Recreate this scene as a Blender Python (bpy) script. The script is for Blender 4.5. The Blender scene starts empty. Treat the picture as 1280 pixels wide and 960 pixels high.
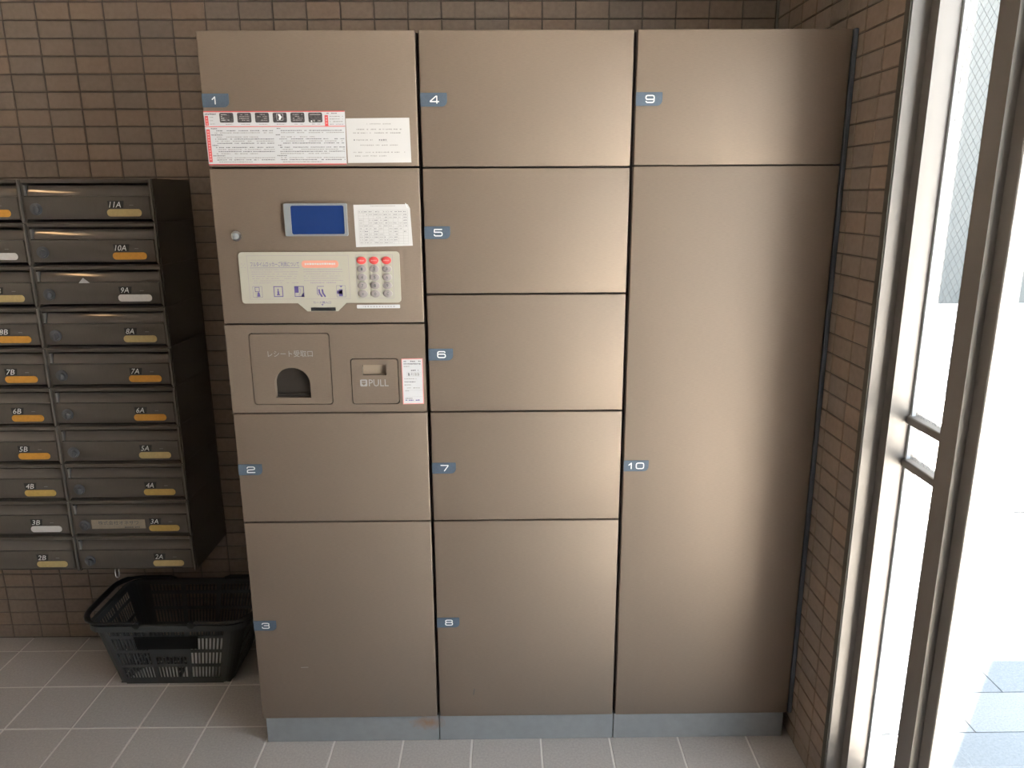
import bpy, bmesh, math, random
from mathutils import Vector
from mathutils.geometry import tessellate_polygon
random.seed(7)
scene = bpy.context.scene
COL = scene.collection

# ------------------------------------------------------------------ camera
cam_d = bpy.data.cameras.new('camera')
cam = bpy.data.objects.new('camera', cam_d)
COL.objects.link(cam)
cam.location = (0.7001, -1.8756, 1.5412)
cam.rotation_euler = (1.3250, 0.0045, -0.0117)
cam_d.sensor_width = 36.0
cam_d.lens = 943.69 / 1280 * 36.0
cam_d.clip_start = 0.02
scene.camera = cam

# ------------------------------------------------------------------ world, daylight, exposure
SKY = 5.5
world = bpy.data.worlds.new('world')
scene.world = world
world.use_nodes = True
wn = world.node_tree.nodes; wl = world.node_tree.links
wn.clear()
w_out = wn.new('ShaderNodeOutputWorld'); w_bg = wn.new('ShaderNodeBackground')
w_bg.inputs['Color'].default_value = (0.86, 0.94, 1.0, 1)
w_bg.inputs['Strength'].default_value = SKY
wl.new(w_bg.outputs[0], w_out.inputs[0])
# clear-day sun, high and from beyond the far side of the building: it lights the pavement, not the room
sd = bpy.data.lights.new('sun', 'SUN')
sd.energy = 70.0; sd.angle = math.radians(0.6); sd.color = (1.0, .90, .78)
so = bpy.data.objects.new('sun', sd); COL.objects.link(so)
SUN_AZ, SUN_EL = math.radians(84), math.radians(52)
sdir = Vector((math.cos(SUN_AZ) * math.cos(SUN_EL), math.sin(SUN_AZ) * math.cos(SUN_EL), math.sin(SUN_EL)))
so.location = sdir * 20
so.rotation_euler = sdir.to_track_quat('Z', 'Y').to_euler()

vs = scene.view_settings
scene.display_settings.display_device = 'sRGB'
vs.view_transform = 'Standard'; vs.look = 'None'; vs.gamma = 1.0
vs.use_curve_mapping = False
vs.exposure = 0.52

# ------------------------------------------------------------------ measures (metres)
W = 0.5045          # width of one locker unit
H = 1.908           # locker height
YB = 0.5626         # back wall
XR = 1.5276         # right wall
ZD = 0.0851         # underside of the lowest doors
XL = -2.30          # left wall
YF = -3.90          # wall behind the camera
ZC = 2.45           # ceiling
YW = -0.2275        # end of the right wall at the sidelight
YE = -1.60         # far end of the entrance opening

# ------------------------------------------------------------------ materials
def srgb(r, g, b):
    def f(c):
        c /= 255.0
        return c / 12.92 if c <= 0.04045 else ((c + 0.055) / 1.055) ** 2.4
    return (f(r), f(g), f(b))

def mat(name, col, rough=0.5, metal=0.0, spec=0.5, var=0.0, vscale=(60, 60, 60), bump=0.0, bscale=200.0, emit=None):
    m = bpy.data.materials.new(name); m.use_nodes = True
    nt = m.node_tree; b = nt.nodes['Principled BSDF']
    b.inputs['Base Color'].default_value = (*col, 1)
    b.inputs['Roughness'].default_value = rough
    b.inputs['Metallic'].default_value = metal
    b.inputs['Specular IOR Level'].default_value = spec
    if var or bump:
        tc = nt.nodes.new('ShaderNodeNewGeometry')
    if var:
        mp = nt.nodes.new('ShaderNodeVectorMath'); mp.operation = 'MULTIPLY'
        mp.inputs[1].default_value = vscale
        nz = nt.nodes.new('ShaderNodeTexNoise'); nz.inputs['Scale'].default_value = 1.0
        nz.inputs['Detail'].default_value = 3
        mr = nt.nodes.new('ShaderNodeMapRange')
        mr.inputs['From Min'].default_value = 0.3; mr.inputs['From Max'].default_value = 0.7
        mr.inputs['To Min'].default_value = 1 - var; mr.inputs['To Max'].default_value = 1 + var
        mx = nt.nodes.new('ShaderNodeVectorMath'); mx.operation = 'SCALE'
        mx.inputs[0].default_value = col
        nt.links.new(tc.outputs['Position'], mp.inputs[0]); nt.links.new(mp.outputs[0], nz.inputs['Vector'])
        nt.links.new(nz.outputs['Fac'], mr.inputs['Value']); nt.links.new(mr.outputs[0], mx.inputs['Scale'])
        nt.links.new(mx.outputs[0], b.inputs['Base Color'])
    if bump:
        n2 = nt.nodes.new('ShaderNodeTexNoise'); n2.inputs['Scale'].default_value = bscale
        bp = nt.nodes.new('ShaderNodeBump'); bp.inputs['Strength'].default_value = bump
        bp.inputs['Distance'].default_value = 0.001
        nt.links.new(tc.outputs['Position'], n2.inputs['Vector'])
        nt.links.new(n2.outputs['Fac'], bp.inputs['Height']); nt.links.new(bp.outputs[0], b.inputs['Normal'])
    if emit:
        b.inputs['Emission Color'].default_value = (*emit[0], 1)
        b.inputs['Emission Strength'].default_value = emit[1]
    return m

def tile_mat(name, col, pitch, off, spread, rough, speck):
    """colour jumps from tile to tile (cell noise on the tile grid) plus a fine speckle"""
    m = bpy.data.materials.new(name); m.use_nodes = True
    nt = m.node_tree; L = nt.links; N = nt.nodes; b = N['Principled BSDF']
    b.inputs['Roughness'].default_value = rough
    g = N.new('ShaderNodeNewGeometry')
    sub = N.new('ShaderNodeVectorMath'); sub.operation = 'SUBTRACT'; sub.inputs[1].default_value = off
    div = N.new('ShaderNodeVectorMath'); div.operation = 'DIVIDE'; div.inputs[1].default_value = pitch
    fl = N.new('ShaderNodeVectorMath'); fl.operation = 'FLOOR'
    wn_ = N.new('ShaderNodeTexWhiteNoise'); wn_.noise_dimensions = '3D'
    L.new(g.outputs['Position'], sub.inputs[0]); L.new(sub.outputs[0], div.inputs[0])
    L.new(div.outputs[0], fl.inputs[0]); L.new(fl.outputs[0], wn_.inputs['Vector'])
    mr = N.new('ShaderNodeMapRange'); mr.inputs['To Min'].default_value = 1 - spread; mr.inputs['To Max'].default_value = 1 + spread
    L.new(wn_.outputs['Value'], mr.inputs['Value'])
    nz = N.new('ShaderNodeTexNoise'); nz.inputs['Scale'].default_value = speck; nz.inputs['Detail'].default_value = 4
    L.new(g.outputs['Position'], nz.inputs['Vector'])
    m2 = N.new('ShaderNodeMapRange'); m2.inputs['From Min'].default_value = .3; m2.inputs['From Max'].default_value = .7
    m2.inputs['To Min'].default_value = .9; m2.inputs['To Max'].default_value = 1.1
    L.new(nz.outputs['Fac'], m2.inputs['Value'])
    mu = N.new('ShaderNodeMath'); mu.operation = 'MULTIPLY'
    L.new(mr.outputs[0], mu.inputs[0]); L.new(m2.outputs[0], mu.inputs[1])
    hs = N.new('ShaderNodeHueSaturation'); hs.inputs['Color'].default_value = (*col, 1)
    m3 = N.new('ShaderNodeMapRange'); m3.inputs['To Min'].default_value = .85; m3.inputs['To Max'].default_value = 1.15
    sp = N.new('ShaderNodeSeparateColor'); L.new(wn_.outputs['Color'], sp.inputs[0])
    L.new(sp.outputs[0], m3.inputs['Value']); L.new(m3.outputs[0], hs.inputs['Saturation'])
    L.new(mu.outputs[0], hs.inputs['Value'])
    L.new(hs.outputs[0], b.inputs['Base Color'])
    bp = N.new('ShaderNodeBump'); bp.inputs['Strength'].default_value = .25; bp.inputs['Distance'].default_value = .001
    L.new(nz.outputs['Fac'], bp.inputs['Height']); L.new(bp.outputs[0], b.inputs['Normal'])
    return m

def glass_mat(name, tint, refl=0.08):
    m = bpy.data.materials.new(name); m.use_nodes = True
    nt = m.node_tree; N = nt.nodes; L = nt.links
    for n in list(N):
        if n.type == 'BSDF_PRINCIPLED': N.remove(n)
    out = [n for n in N if n.type == 'OUTPUT_MATERIAL'][0]
    tr = N.new('ShaderNodeBsdfTransparent'); tr.inputs[0].default_value = (*tint, 1)
    gl = N.new('ShaderNodeBsdfGlossy'); gl.inputs['Roughness'].default_value = 0.02
    fr = N.new('ShaderNodeFresnel')
    ge = N.new('ShaderNodeNewGeometry'); im = N.new('ShaderNodeMapRange')      # same reflectance entering and leaving the pane
    im.inputs['To Min'].default_value = 1.45; im.inputs['To Max'].default_value = 1 / 1.45
    L.new(ge.outputs['Backfacing'], im.inputs['Value']); L.new(im.outputs[0], fr.inputs['IOR'])
    mx = N.new('ShaderNodeMixShader')
    L.new(fr.outputs[0], mx.inputs[0]); L.new(tr.outputs[0], mx.inputs[1]); L.new(gl.outputs[0], mx.inputs[2])
    L.new(mx.outputs[0], out.inputs[0])
    return m

M = {}
M['bronze'] = mat('bronze_painted_steel', (.257, .200, .159), .53, .46, .45, .05, (90, 90, 900), .05, 900)
M['carcass'] = mat('dark_carcass_steel', (.05, .042, .035), .5)
M['plinth'] = mat('blue_grey_plinth_steel', (.262, .270, .285), .45, 0, .4, .05, (40, 40, 40))
M['slate'] = mat('slate_plastic', (.075, .088, .112), .5)
M['white_print'] = mat('white_print', (.85, .86, .88), .5)
M['tag'] = mat('blue_grey_tag', (.085, .115, .160), .45, 0, .4, .08, (300, 300, 300))
M['paper'] = mat('white_paper', (.63, .62, .635), .7)
M['sheet'] = mat('white_coated_sheet', (.63, .635, .675), .5)
M['red'] = mat('red_print', (.72, .09, .10), .5)
M['pink'] = mat('pink_print', (.80, .33, .33), .5)
M['ink'] = mat('grey_ink', (.19, .19, .22), .6)
M['ink_light'] = mat('pale_ink', (.37, .36, .37), .6)
M['black'] = mat('black_print', (.018, .018, .02), .45)
M['photo'] = mat('dark_screen_print', (.075, .07, .075), .5, 0, .4, .5, (180, 180, 240))
M['cream'] = mat('cream_plastic', (.47, .45, .385), .45)
M['purple'] = mat('purple_print', (.15, .115, .34), .5)
M['mauve'] = mat('mauve_print', (.38, .33, .40), .5)
M['salmon'] = mat('salmon_print', (.80, .36, .28), .5)
M['key'] = mat('grey_key', (.34, .305, .31), .4)
M['keyred'] = mat('red_key', (.70, .085, .085), .4)
M['bezel'] = mat('grey_bezel', (.26, .275, .295), .4)
M['lcd'] = mat('blue_screen', (.008, .022, .08), .3, 0, .4, emit=((.010, .045, .20), .28))
M['chrome'] = mat('chrome', (.62, .63, .65), .2, 1.0)
M['hatch_in'] = mat('hatch_recess', (.36, .285, .22), .5)
M['slot'] = mat('slot_dark', (.030, .024, .020), .5)
M['lettering'] = mat('pale_lettering', (.44, .42, .42), .5)
M['alu'] = mat('bronze_anodised_aluminium', (.245, .222, .208), .40, .42, .5, .04, (20, 20, 3))
M['gasket'] = mat('grey_gasket', (.50, .52, .56), .6)
M['edge'] = mat('dark_edge_trim', (.070, .062, .050), .5)
M['wire'] = mat('embedded_wire', (.030, .032, .035), .6)
M['glass'] = glass_mat('clear_glass', (.95, .965, .96))
M['wglass'] = glass_mat('wired_glass', (.90, .915, .915))
M['mbody'] = mat('mailbox_dark_bronze', (.092, .079, .068), .38, 0, .5, .05, (200, 40, 40))
M['mflap'] = mat('mailbox_smoked_flap', (.115, .098, .086), .08, 0, .6)
M['mside'] = mat('mailbox_side', (.150, .130, .112), .5)
M['mtrim'] = mat('mailbox_trim', (.20, .18, .165), .35, .3)
M['mstrip'] = mat('mailbox_hinge_strip', (.20, .195, .195), .45)
M['dial'] = mat('dial_plastic', (.085, .090, .105), .35)
M['p_cream'] = mat('cream_nameplate', (.53, .41, .195), .5, 0, .4, .07, (150, 150, 150))
M['p_yellow'] = mat('yellow_nameplate', (.56, .38, .115), .5, 0, .4, .07, (150, 150, 150))
M['p_orange'] = mat('orange_nameplate', (.66, .32, .055), .5, 0, .4, .07, (150, 150, 150))
M['p_white'] = mat('white_nameplate', (.66, .64, .64), .5, 0, .4, .05, (150, 150, 150))
M['p_label'] = mat('tan_label', (.33, .28, .22), .6, 0, .3, .06, (150, 150, 150))
M['basket'] = mat('black_basket_plastic', (.052, .056, .058), .45)
M['panel'] = mat('matt_black_panel', (.008, .008, .009), .75, 0, .15)
M['leaf'] = mat('bright_paper', (.88, .88, .88), .6)
M['handle'] = mat('black_handle_plastic', (.012, .013, .015), .35)
TP = 0.0994; TV = 0.0498
M['tile'] = tile_mat('brown_wall_tile', (.265, .200, .160), (TP, TP, TV), (-.6709, YW, 2.0458), .10, .42, 70)
M['grout'] = mat('dark_grout', (.135, .112, .100), .9, bump=.3)
M['ftile'] = tile_mat('grey_brown_floor_tile', (.395, .368, .362), (.2, .2, .2), (.3993, .0772, .1), .035, .5, 160)
M['fgrout'] = mat('pale_floor_grout', (.66, .63, .61), .85)
M['plaster'] = mat('warm_white_plaster', (.74, .70, .65), .8, bump=.1)
M['pave'] = mat('white_concrete', (.72, .71, .69), .8, 0, .3, .03, (9, 9, 9))
M['facade'] = mat('grey_facade', (.115, .118, .118), .8)
M['dark_slab'] = mat('blue_grey_slab', (.045, .050, .060), .6)
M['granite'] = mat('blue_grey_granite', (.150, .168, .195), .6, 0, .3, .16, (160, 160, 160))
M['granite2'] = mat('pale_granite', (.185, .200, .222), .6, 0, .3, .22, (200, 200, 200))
M['lamp'] = mat('warm_lamp', (.9, .8, .7), .5, emit=((1.0, .60, .28), 13.0))
M['lamp_rim'] = mat('white_lamp_rim', (.7, .7, .68), .4)
M['rubber'] = mat('pale_joint_sealant', (.20, .19, .18), .6)

def add_rust(m, centre):
    nt = m.node_tree; N = nt.nodes; L = nt.links; b = N['Principled BSDF']
    old = b.inputs['Base Color'].links[0].from_socket
    g = N.new('ShaderNodeNewGeometry')
    ds = N.new('ShaderNodeVectorMath'); ds.operation = 'SUBTRACT'; ds.inputs[1].default_value = centre
    sc = N.new('ShaderNodeVectorMath'); sc.operation = 'MULTIPLY'; sc.inputs[1].default_value = (21, 0, 46)
    ln = N.new('ShaderNodeVectorMath'); ln.operation = 'LENGTH'
    nz = N.new('ShaderNodeTexNoise'); nz.inputs['Scale'].default_value = 90
    ad = N.new('ShaderNodeMath'); ad.operation = 'ADD'
    mr = N.new('ShaderNodeMapRange'); mr.inputs['From Min'].default_value = .45; mr.inputs['From Max'].default_value = 1.7
    mr.inputs['To Min'].default_value = .75; mr.inputs['To Max'].default_value = 0
    mx = N.new('ShaderNodeMix'); mx.data_type = 'RGBA'
    mx.inputs['B'].default_value = (.30, .135, .050, 1)
    L.new(g.outputs['Position'], ds.inputs[0]); L.new(ds.outputs[0], sc.inputs[0]); L.new(sc.outputs[0], ln.inputs[0])
    L.new(g.outputs['Position'], nz.inputs['Vector'])
    L.new(ln.outputs['Value'], ad.inputs[0]); L.new(nz.outputs['Fac'], ad.inputs[1])
    L.new(ad.outputs[0], mr.inputs['Value'])
    L.new(old, mx.inputs['A']); L.new(mr.outputs[0], mx.inputs['Factor']); L.new(mx.outputs['Result'], b.inputs['Base Color'])
add_rust(M['plinth'], (0.472, .009, .060))

# ------------------------------------------------------------------ mesh builder
def text_geo(body, res=2):
    c = bpy.data.curves.new('tmp_text', 'FONT'); c.body = body; c.size = 1; c.resolution_u = res
    o = bpy.data.objects.new('tmp_text', c); COL.objects.link(o)
    dg = bpy.context.evaluated_depsgraph_get()
    me = bpy.data.meshes.new_from_object(o.evaluated_get(dg))
    vs_ = [(v.co.x, v.co.y) for v in me.vertices]; fs = [tuple(p.vertices) for p in me.polygons]
    bpy.data.objects.remove(o); bpy.data.curves.remove(c); bpy.data.meshes.remove(me)
    return vs_, fs
_text_cache = {}

class MB:
    def __init__(s): s.v = []; s.f = []; s.m = []
    def add(s, vs_, fs, m=0):
        n = len(s.v); s.v += [tuple(p) for p in vs_]
        for f in fs: s.f.append(tuple(i + n for i in f)); s.m.append(m)
        return s
    def box(s, x0, x1, y0, y1, z0, z1, m=0):
        vs_ = [(x, y, z) for z in (z0, z1) for y in (y0, y1) for x in (x0, x1)]
        return s.add(vs_, [(0, 2, 3, 1), (4, 5, 7, 6), (0, 1, 5, 4), (2, 6, 7, 3), (0, 4, 6, 2), (1, 3, 7, 5)], m)
    def rbox(s, x0, x1, y0, y1, z0, z1, r, seg=2, m=0, axes='xyz'):
        bm = bmesh.new(); bmesh.ops.create_cube(bm, size=1)
        for v in bm.verts:
            v.co = ((x0 + x1) / 2 + v.co.x * (x1 - x0), (y0 + y1) / 2 + v.co.y * (y1 - y0), (z0 + z1) / 2 + v.co.z * (z1 - z0))
        ed = []
        for e in bm.edges:
            d = e.verts[0].co - e.verts[1].co
            ax = max(range(3), key=lambda i: abs(d[i]))
            if 'xyz'[ax] in axes: ed.append(e)
        bmesh.ops.bevel(bm, geom=ed, offset=r, segments=seg, profile=.5, affect='EDGES')
        bm.verts.index_update()
        s.add([v.co[:] for v in bm.verts], [tuple(v.index for v in f.verts) for f in bm.faces], m)
        bm.free(); return s
    def plate(s, outer, holes, y0, y1, m=0):
        """polygon in the xz plane with holes, front at y0, back at y1"""
        loops = [outer] + list(holes)
        tris = tessellate_polygon([[Vector((x, z, 0)) for x, z in lp] for lp in loops])
        flat = [p for lp in loops for p in lp]; n = len(flat)
        vs_ = [(x, y0, z) for x, z in flat] + [(x, y1, z) for x, z in flat]
        fs = [tuple(t) for t in tris] + [tuple(i + n for i in reversed(t)) for t in tris]
        k = 0
        for lp in loops:
            c = len(lp)
            for i in range(c):
                a = k + i; b = k + (i + 1) % c
                fs.append((a, b, b + n, a + n))
            k += c
        return s.add(vs_, fs, m)
    def disc(s, cx, cz, rx, rz, y0, y1, n=20, m=0, dome=0.0):
        """elliptic button with its axis along y: front rim at y0, back at y1, domed front"""
        ring = [(math.cos(2 * math.pi * i / n), math.sin(2 * math.pi * i / n)) for i in range(n)]
        vs_ = [(cx + a * rx, y1, cz + b * rz) for a, b in ring] + [(cx + a * rx, y0, cz + b * rz) for a, b in ring]
        vs_ += [(cx + a * rx * .8, y0 - dome, cz + b * rz * .8) for a, b in ring] + [(cx, y0 - dome * 1.25, cz)]
        fs = []
        for k in (0, n):
            for i in range(n):
                j = (i + 1) % n
                fs.append((k + i, k + j, k + n + j, k + n + i))
        for i in range(n): fs.append((2 * n + i, 2 * n + (i + 1) % n, 3 * n))
        fs.append(tuple(range(n)))
        return s.add(vs_, fs, m)
    def tube(s, pts, r, n=8, m=0, closed=False):
        P = [Vector(p) for p in pts]; c = len(P); rings = []
        for i, p in enumerate(P):
            a = P[(i - 1) % c] if (closed or i > 0) else P[i]
            b = P[(i + 1) % c] if (closed or i < c - 1) else P[i]
            t = (b - a).normalized()
            up = Vector((0, 0, 1)) if abs(t.z) < .9 else Vector((1, 0, 0))
            u = t.cross(up).normalized(); w = u.cross(t)
            rr = r[i] if isinstance(r, (list, tuple)) else r
            rings.append([p + (u * math.cos(2 * math.pi * k / n) + w * math.sin(2 * math.pi * k / n)) * rr for k in range(n)])
        vs_ = [q[:] for rg in rings for q in rg]; fs = []
        for i in range(c if closed else c - 1):
            j = (i + 1) % c
            for k in range(n):
                l = (k + 1) % n
                fs.append((i * n + k, i * n + l, j * n + l, j * n + k))
        if not closed: fs += [tuple(range(n)), tuple((c - 1) * n + k for k in range(n))]
        return s.add(vs_, fs, m)
    def ribbon(s, pts, w, y, m=0):
        """flat painted stroke with round joins, in the plane y = const"""
        for (x0, z0), (x1, z1) in zip(pts, pts[1:]):
            d = math.hypot(x1 - x0, z1 - z0)
            if d < 1e-7: continue
            nx, nz = -(z1 - z0) / d * w / 2, (x1 - x0) / d * w / 2
            s.add([(x0 + nx, y, z0 + nz), (x0 - nx, y, z0 - nz), (x1 - nx, y, z1 - nz), (x1 + nx, y, z1 + nz)], [(0, 1, 2, 3)], m)
        for x, z in pts:
            s.add([(x + math.cos(a * math.pi / 4) * w / 2, y - .00002, z + math.sin(a * math.pi / 4) * w / 2) for a in range(8)], [tuple(range(8))], m)
        return s
    def rect(s, x0, x1, z0, z1, y, m=0):
        return s.add([(x0, y, z0), (x1, y, z0), (x1, y, z1), (x0, y, z1)], [(0, 1, 2, 3)], m)
    def frame(s, x0, x1, z0, z1, w, y, m=0):
        s.rect(x0, x1, z0, z0 + w, y, m); s.rect(x0, x1, z1 - w, z1, y, m)
        s.rect(x0, x0 + w, z0 + w, z1 - w, y, m); s.rect(x1 - w, x1, z0 + w, z1 - w, y, m); return s
    def text(s, body, x0, x1, z0, z1, y, m=0, shear=0.0, res=2):
        if body not in _text_cache: _text_cache[body] = text_geo(body, res)
        vs_, fs = _text_cache[body]
        ax = min(p[0] for p in vs_); bx = max(p[0] for p in vs_); az = min(p[1] for p in vs_); bz = max(p[1] for p in vs_)
        out = []
        for px, pz in vs_:
            u = (px - ax) / (bx - ax); w = (pz - az) / (bz - az)
            out.append((x0 + u * (x1 - x0) + shear * w * (z1 - z0), y, z0 + w * (z1 - z0)))
        return s.add(out, fs, m)
    def dashes(s, x0, x1, z, h, y, m=0, dmin=.0012, dmax=.006, gap=.0009, fill=.85, rnd=random):
        """a line of print too fine to read"""
        x = x0
        while x < x1 - .0008:
            d = min(rnd.uniform(dmin, dmax), x1 - x)
            if rnd.random() < fill: s.rect(x, x + d, z - h / 2 * rnd.uniform(.6, 1), z + h / 2 * rnd.uniform(.6, 1), y, m)
            x += d + gap
        return s
    def build(s, name, mats, parent=None, smooth=None, loc=None):
        org = Vector((0, 0, 0))
        if parent is not None:
            p = parent
            while p.parent: p = p.parent
            org = Vector(p.location)
        elif loc is not None: org = Vector(loc)
        me = bpy.data.meshes.new(name)
        me.from_pydata([tuple(Vector(v) - org) for v in s.v], [], s.f)
        for mm in (mats if isinstance(mats, (list, tuple)) else [mats]): me.materials.append(mm)
        me.polygons.foreach_set('material_index', s.m)
        bm = bmesh.new(); bm.from_mesh(me); bmesh.ops.recalc_face_normals(bm, faces=bm.faces); bm.to_mesh(me); bm.free()
        if smooth:
            me.polygons.foreach_set('use_smooth', [True] * len(me.polygons))
            me.set_sharp_from_angle(angle=math.radians(smooth))
        me.update()
        o = bpy.data.objects.new(name, me); COL.objects.link(o)
        if parent is not None: o.parent = parent
        elif loc is not None: o.location = loc
        return o

def rrect(x0, x1, z0, z1, r, n=5):
    """rounded rectangle outline; r is one radius or (bl, br, tr, tl)"""
    rr = (r,) * 4 if not isinstance(r, tuple) else r
    pts = []
    for (cx, cz, sx, sz, a0), q in zip(((x0, z0, 1, 1, 180), (x1, z0, -1, 1, 270), (x1, z1, -1, -1, 0), (x0, z1, 1, -1, 90)), rr):
        if q <= 0: pts.append((cx, cz)); continue
        for i in range(n + 1):
            a = math.radians(a0 + 90 * i / n)
            pts.append((cx + sx * q + math.cos(a) * q, cz + sz * q + math.sin(a) * q))
    return pts

def empty(name, loc):
    o = bpy.data.objects.new(name, None); COL.objects.link(o); o.location = loc
    o.empty_display_size = .1
    return o
def tag(o, label=None, cat=None, group=None, kind=None):
    if label: o['label'] = label
    if cat: o['category'] = cat
    if group: o['group'] = group
    if kind: o['kind'] = kind
    return o

# ------------------------------------------------------------------ the setting
def slab(name, bx, m, parent=None):
    o = MB().box(*bx).build(name, m, parent)
    if parent is None: tag(o, kind='structure')
    return o

floor = slab('floor', (XL - .1, XR + .11, YF - .1, YB + .12, -.12, -.0015), M['fgrout'])
ceiling = slab('ceiling', (XL - .1, XR + .11, YF - .1, YB + .12, ZC, ZC + .12), M['plaster'])
wall_back = slab('wall_back', (XL - .1, XR, YB, YB + .12, -.12, ZC), M['grout'])
wall_left = slab('wall_left', (XL - .1, XL, YF, YB, -.0015, ZC), M['plaster'])
wall_front = slab('wall_front', (XL - .1, XR + .11, YF - .1, YF, -.0015, ZC), M['plaster'])
wr = MB().box(XR, XR + .11, YW, YB + .12, -.12, ZC)
wr.box(XR, XR + .11, YE, YW, 2.15, ZC).box(XR, XR + .11, YF, YE, -.0015, ZC)
wall_right = tag(wr.build('wall_right', M['grout']), kind='structure')

TD = .0035    # tiles stand this far proud of the grout bed
def tile_mesh(name, sx, sy, sz, m, c=.0016):
    """thin slab centred on the origin, chamfered towards the viewer (-y)"""
    b = MB()
    fr = [(-sx / 2 + c, -sz / 2 + c), (sx / 2 - c, -sz / 2 + c), (sx / 2 - c, sz / 2 - c), (-sx / 2 + c, sz / 2 - c)]
    md = [(-sx / 2, -sz / 2), (sx / 2, -sz / 2), (sx / 2, sz / 2), (-sx / 2, sz / 2)]
    vs_ = [(x, -sy, z) for x, z in fr] + [(x, -sy + c, z) for x, z in md] + [(x, 0, z) for x, z in md]
    fs = [(0, 1, 2, 3)]
    for k in (0, 4):
        for i in range(4):
            j = (i + 1) % 4
            fs.append((k + i, k + 4 + i, k + 4 + j, k + j))
    me = bpy.data.meshes.new(name); me.from_pydata(vs_, [], fs); me.materials.append(m); me.update()
    return me
JW = .0034
m_tile = tile_mesh('tile', TP - JW, TD, TV - JW, M['tile'])
m_ftile = tile_mesh('floor_tile', .1945, .0015, .1945, M['ftile'], .0010)

def lay(parent, cells, me, limit, tilt=.004, name='tile'):
    """cells: (location, rotation, priority); the first ones by priority become parts, the rest one joined part"""
    cells = sorted(cells, key=lambda c: -c[2])
    for loc, rot, pr in cells[:limit]:
        o = bpy.data.objects.new(name, me); COL.objects.link(o); o.parent = parent
        o.location = loc; o.rotation_euler = (rot[0] + random.uniform(-tilt, tilt), rot[1], rot[2] + random.uniform(-tilt, tilt))
    b = MB()
    from mathutils import Euler
    src_v = [v.co.copy() for v in me.vertices]; src_f = [tuple(p.vertices) for p in me.polygons]
    for loc, rot, pr in cells[limit:]:
        e = Euler(rot)
        pts = []
        for v in src_v:
            q = v.copy(); q.rotate(e); pts.append(tuple(q + Vector(loc)))
        b.add(pts, src_f)
    if b.v: tag(b.build('tile_field', me.materials[0], parent), kind='stuff')

# back wall: 100 x 50 mm tiles, stack bond
cells = []
for i in range(-17, 23):
    x = -.6709 + TP * (i + .5)
    if x < XL or x + TP / 2 > XR + .02: continue
    for k in range(-9, 42):
        z = 2.0458 - TV * (k + .5)
        if z < .02 or z > ZC - .02: continue
        vis = 0
        if z < 2.07 and x > -1.20 + .12 * (2.05 - z):
            hid_lock = x > .03 and z < 1.985
            hid_mail = -1.3 < x < -.30 and .52 < z < 1.54
            hid_bask = -.60 < x < -.05 and z < .30
            if not (hid_lock or hid_mail or hid_bask): vis = 1 + z * .1 + (x > -1.0)
        cells.append(((x, YB, z), (0, 0, 0), vis))
lay(wall_back, cells, m_tile, 300)
# right wall up to the sidelight
cells = []
for i in range(0, 8):
    y = YW + TP * (i + .5)
    for k in range(-8, 42):
        z = 2.0458 - TV * (k + .5)
        if z < .02 or z > ZC - .02: continue
        vis = 3 - i * .3 if z < 2.08 else 0
        cells.append(((XR, y, z), (0, 0, -math.pi / 2), vis))
for i in range(0, 19):
    for k in range(-8, 42):
        y = YE - TP * (i + .5); z = 2.0458 - TV * (k + .5)
        if z < .02 or z > ZC - .02: continue
        cells.append(((XR, y, z), (0, 0, -math.pi / 2), -1))
lay(wall_right, cells, m_tile, 200)
# floor: 200 mm tiles
cells = []
for i in range(-13, 6):
    for r in range(-20, 3):
        x = .3993 + .2 * (i + .5); y = .0772 + .2 * (r + .5)
        if x < XL + .05 or x + .1 > XR + .15 or y < YF + .05: continue
        cells.append(((x, y, -.0015), (-math.pi / 2, 0, 0), y * 2 - abs(x - .2)))
lay(floor, cells, m_ftile, 150, .0008)

# corner joint, tile-edge trim, skirting under the far side
tag(MB().box(XR - .011, XR - .005, YB - .010, YB - .003, .0, ZC - .002).build('trim_1', M['rubber']), kind='structure')
tag(MB().box(XR - .0065, XR + .004, YW - .0020, YW + .018, .0, 2.15).build('trim_2', M['edge']), kind='structure')

# ------------------------------------------------------------------ sidelight window (fixed, wired glass) and entrance door
XA = 1.563      # inner face of the frame
XG = 1.6176     # glass plane of the sidelight
win = tag(empty('window_1', (XG, -.36, 0)), kind='structure')
ZT = 2.15
# stepped jamb: two faces turned to the door, one dark return between them
jb = MB().plate([(XR - .003, YW - .0025), (XR + .11, YW - .0025), (XR + .11, -.2625), (XA, -.2625), (XA, YW - .0045), (XR - .003, YW - .0045)], [], 0, 1)
jb.v = [(x, z, .0 + y * ZT) for x, y, z in jb.v]
jb.build('jamb', M['alu'], win)
MB().box(XA, XA + .0746, -.514, -.458, 0, ZT).build('mullion', M['alu'], win)
MB().box(XA, XA + .0746, -.458, -.2625, 2.08, ZT).build('head_rail', M['alu'], win)
MB().box(XA, XA + .0746, -.458, -.2625, 0, .09).build('bottom_rail', M['alu'], win)
MB().box(XG - .009, XG - .0005, -.2700, -.2626, .09, 2.08).build('gasket', M['gasket'], win)
MB().box(XG - .009, XG - .0005, -.4578, -.4520, .09, 2.08).build('gasket', M['gasket'], win)
for zc in (1.048, .9475):
    MB().rbox(XG - .016, XG + .018, -.458, -.2626, zc - .0095, zc + .0095, .002, 1).build('transom', M['alu'], win)
for z0, z1 in ((.09, .938), (.957, 1.0385), (1.0575, 2.08)):
    MB().box(XG, XG + .0068, -.458, -.2626, z0, z1).build('glass_pane', M['wglass'], win)
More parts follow.
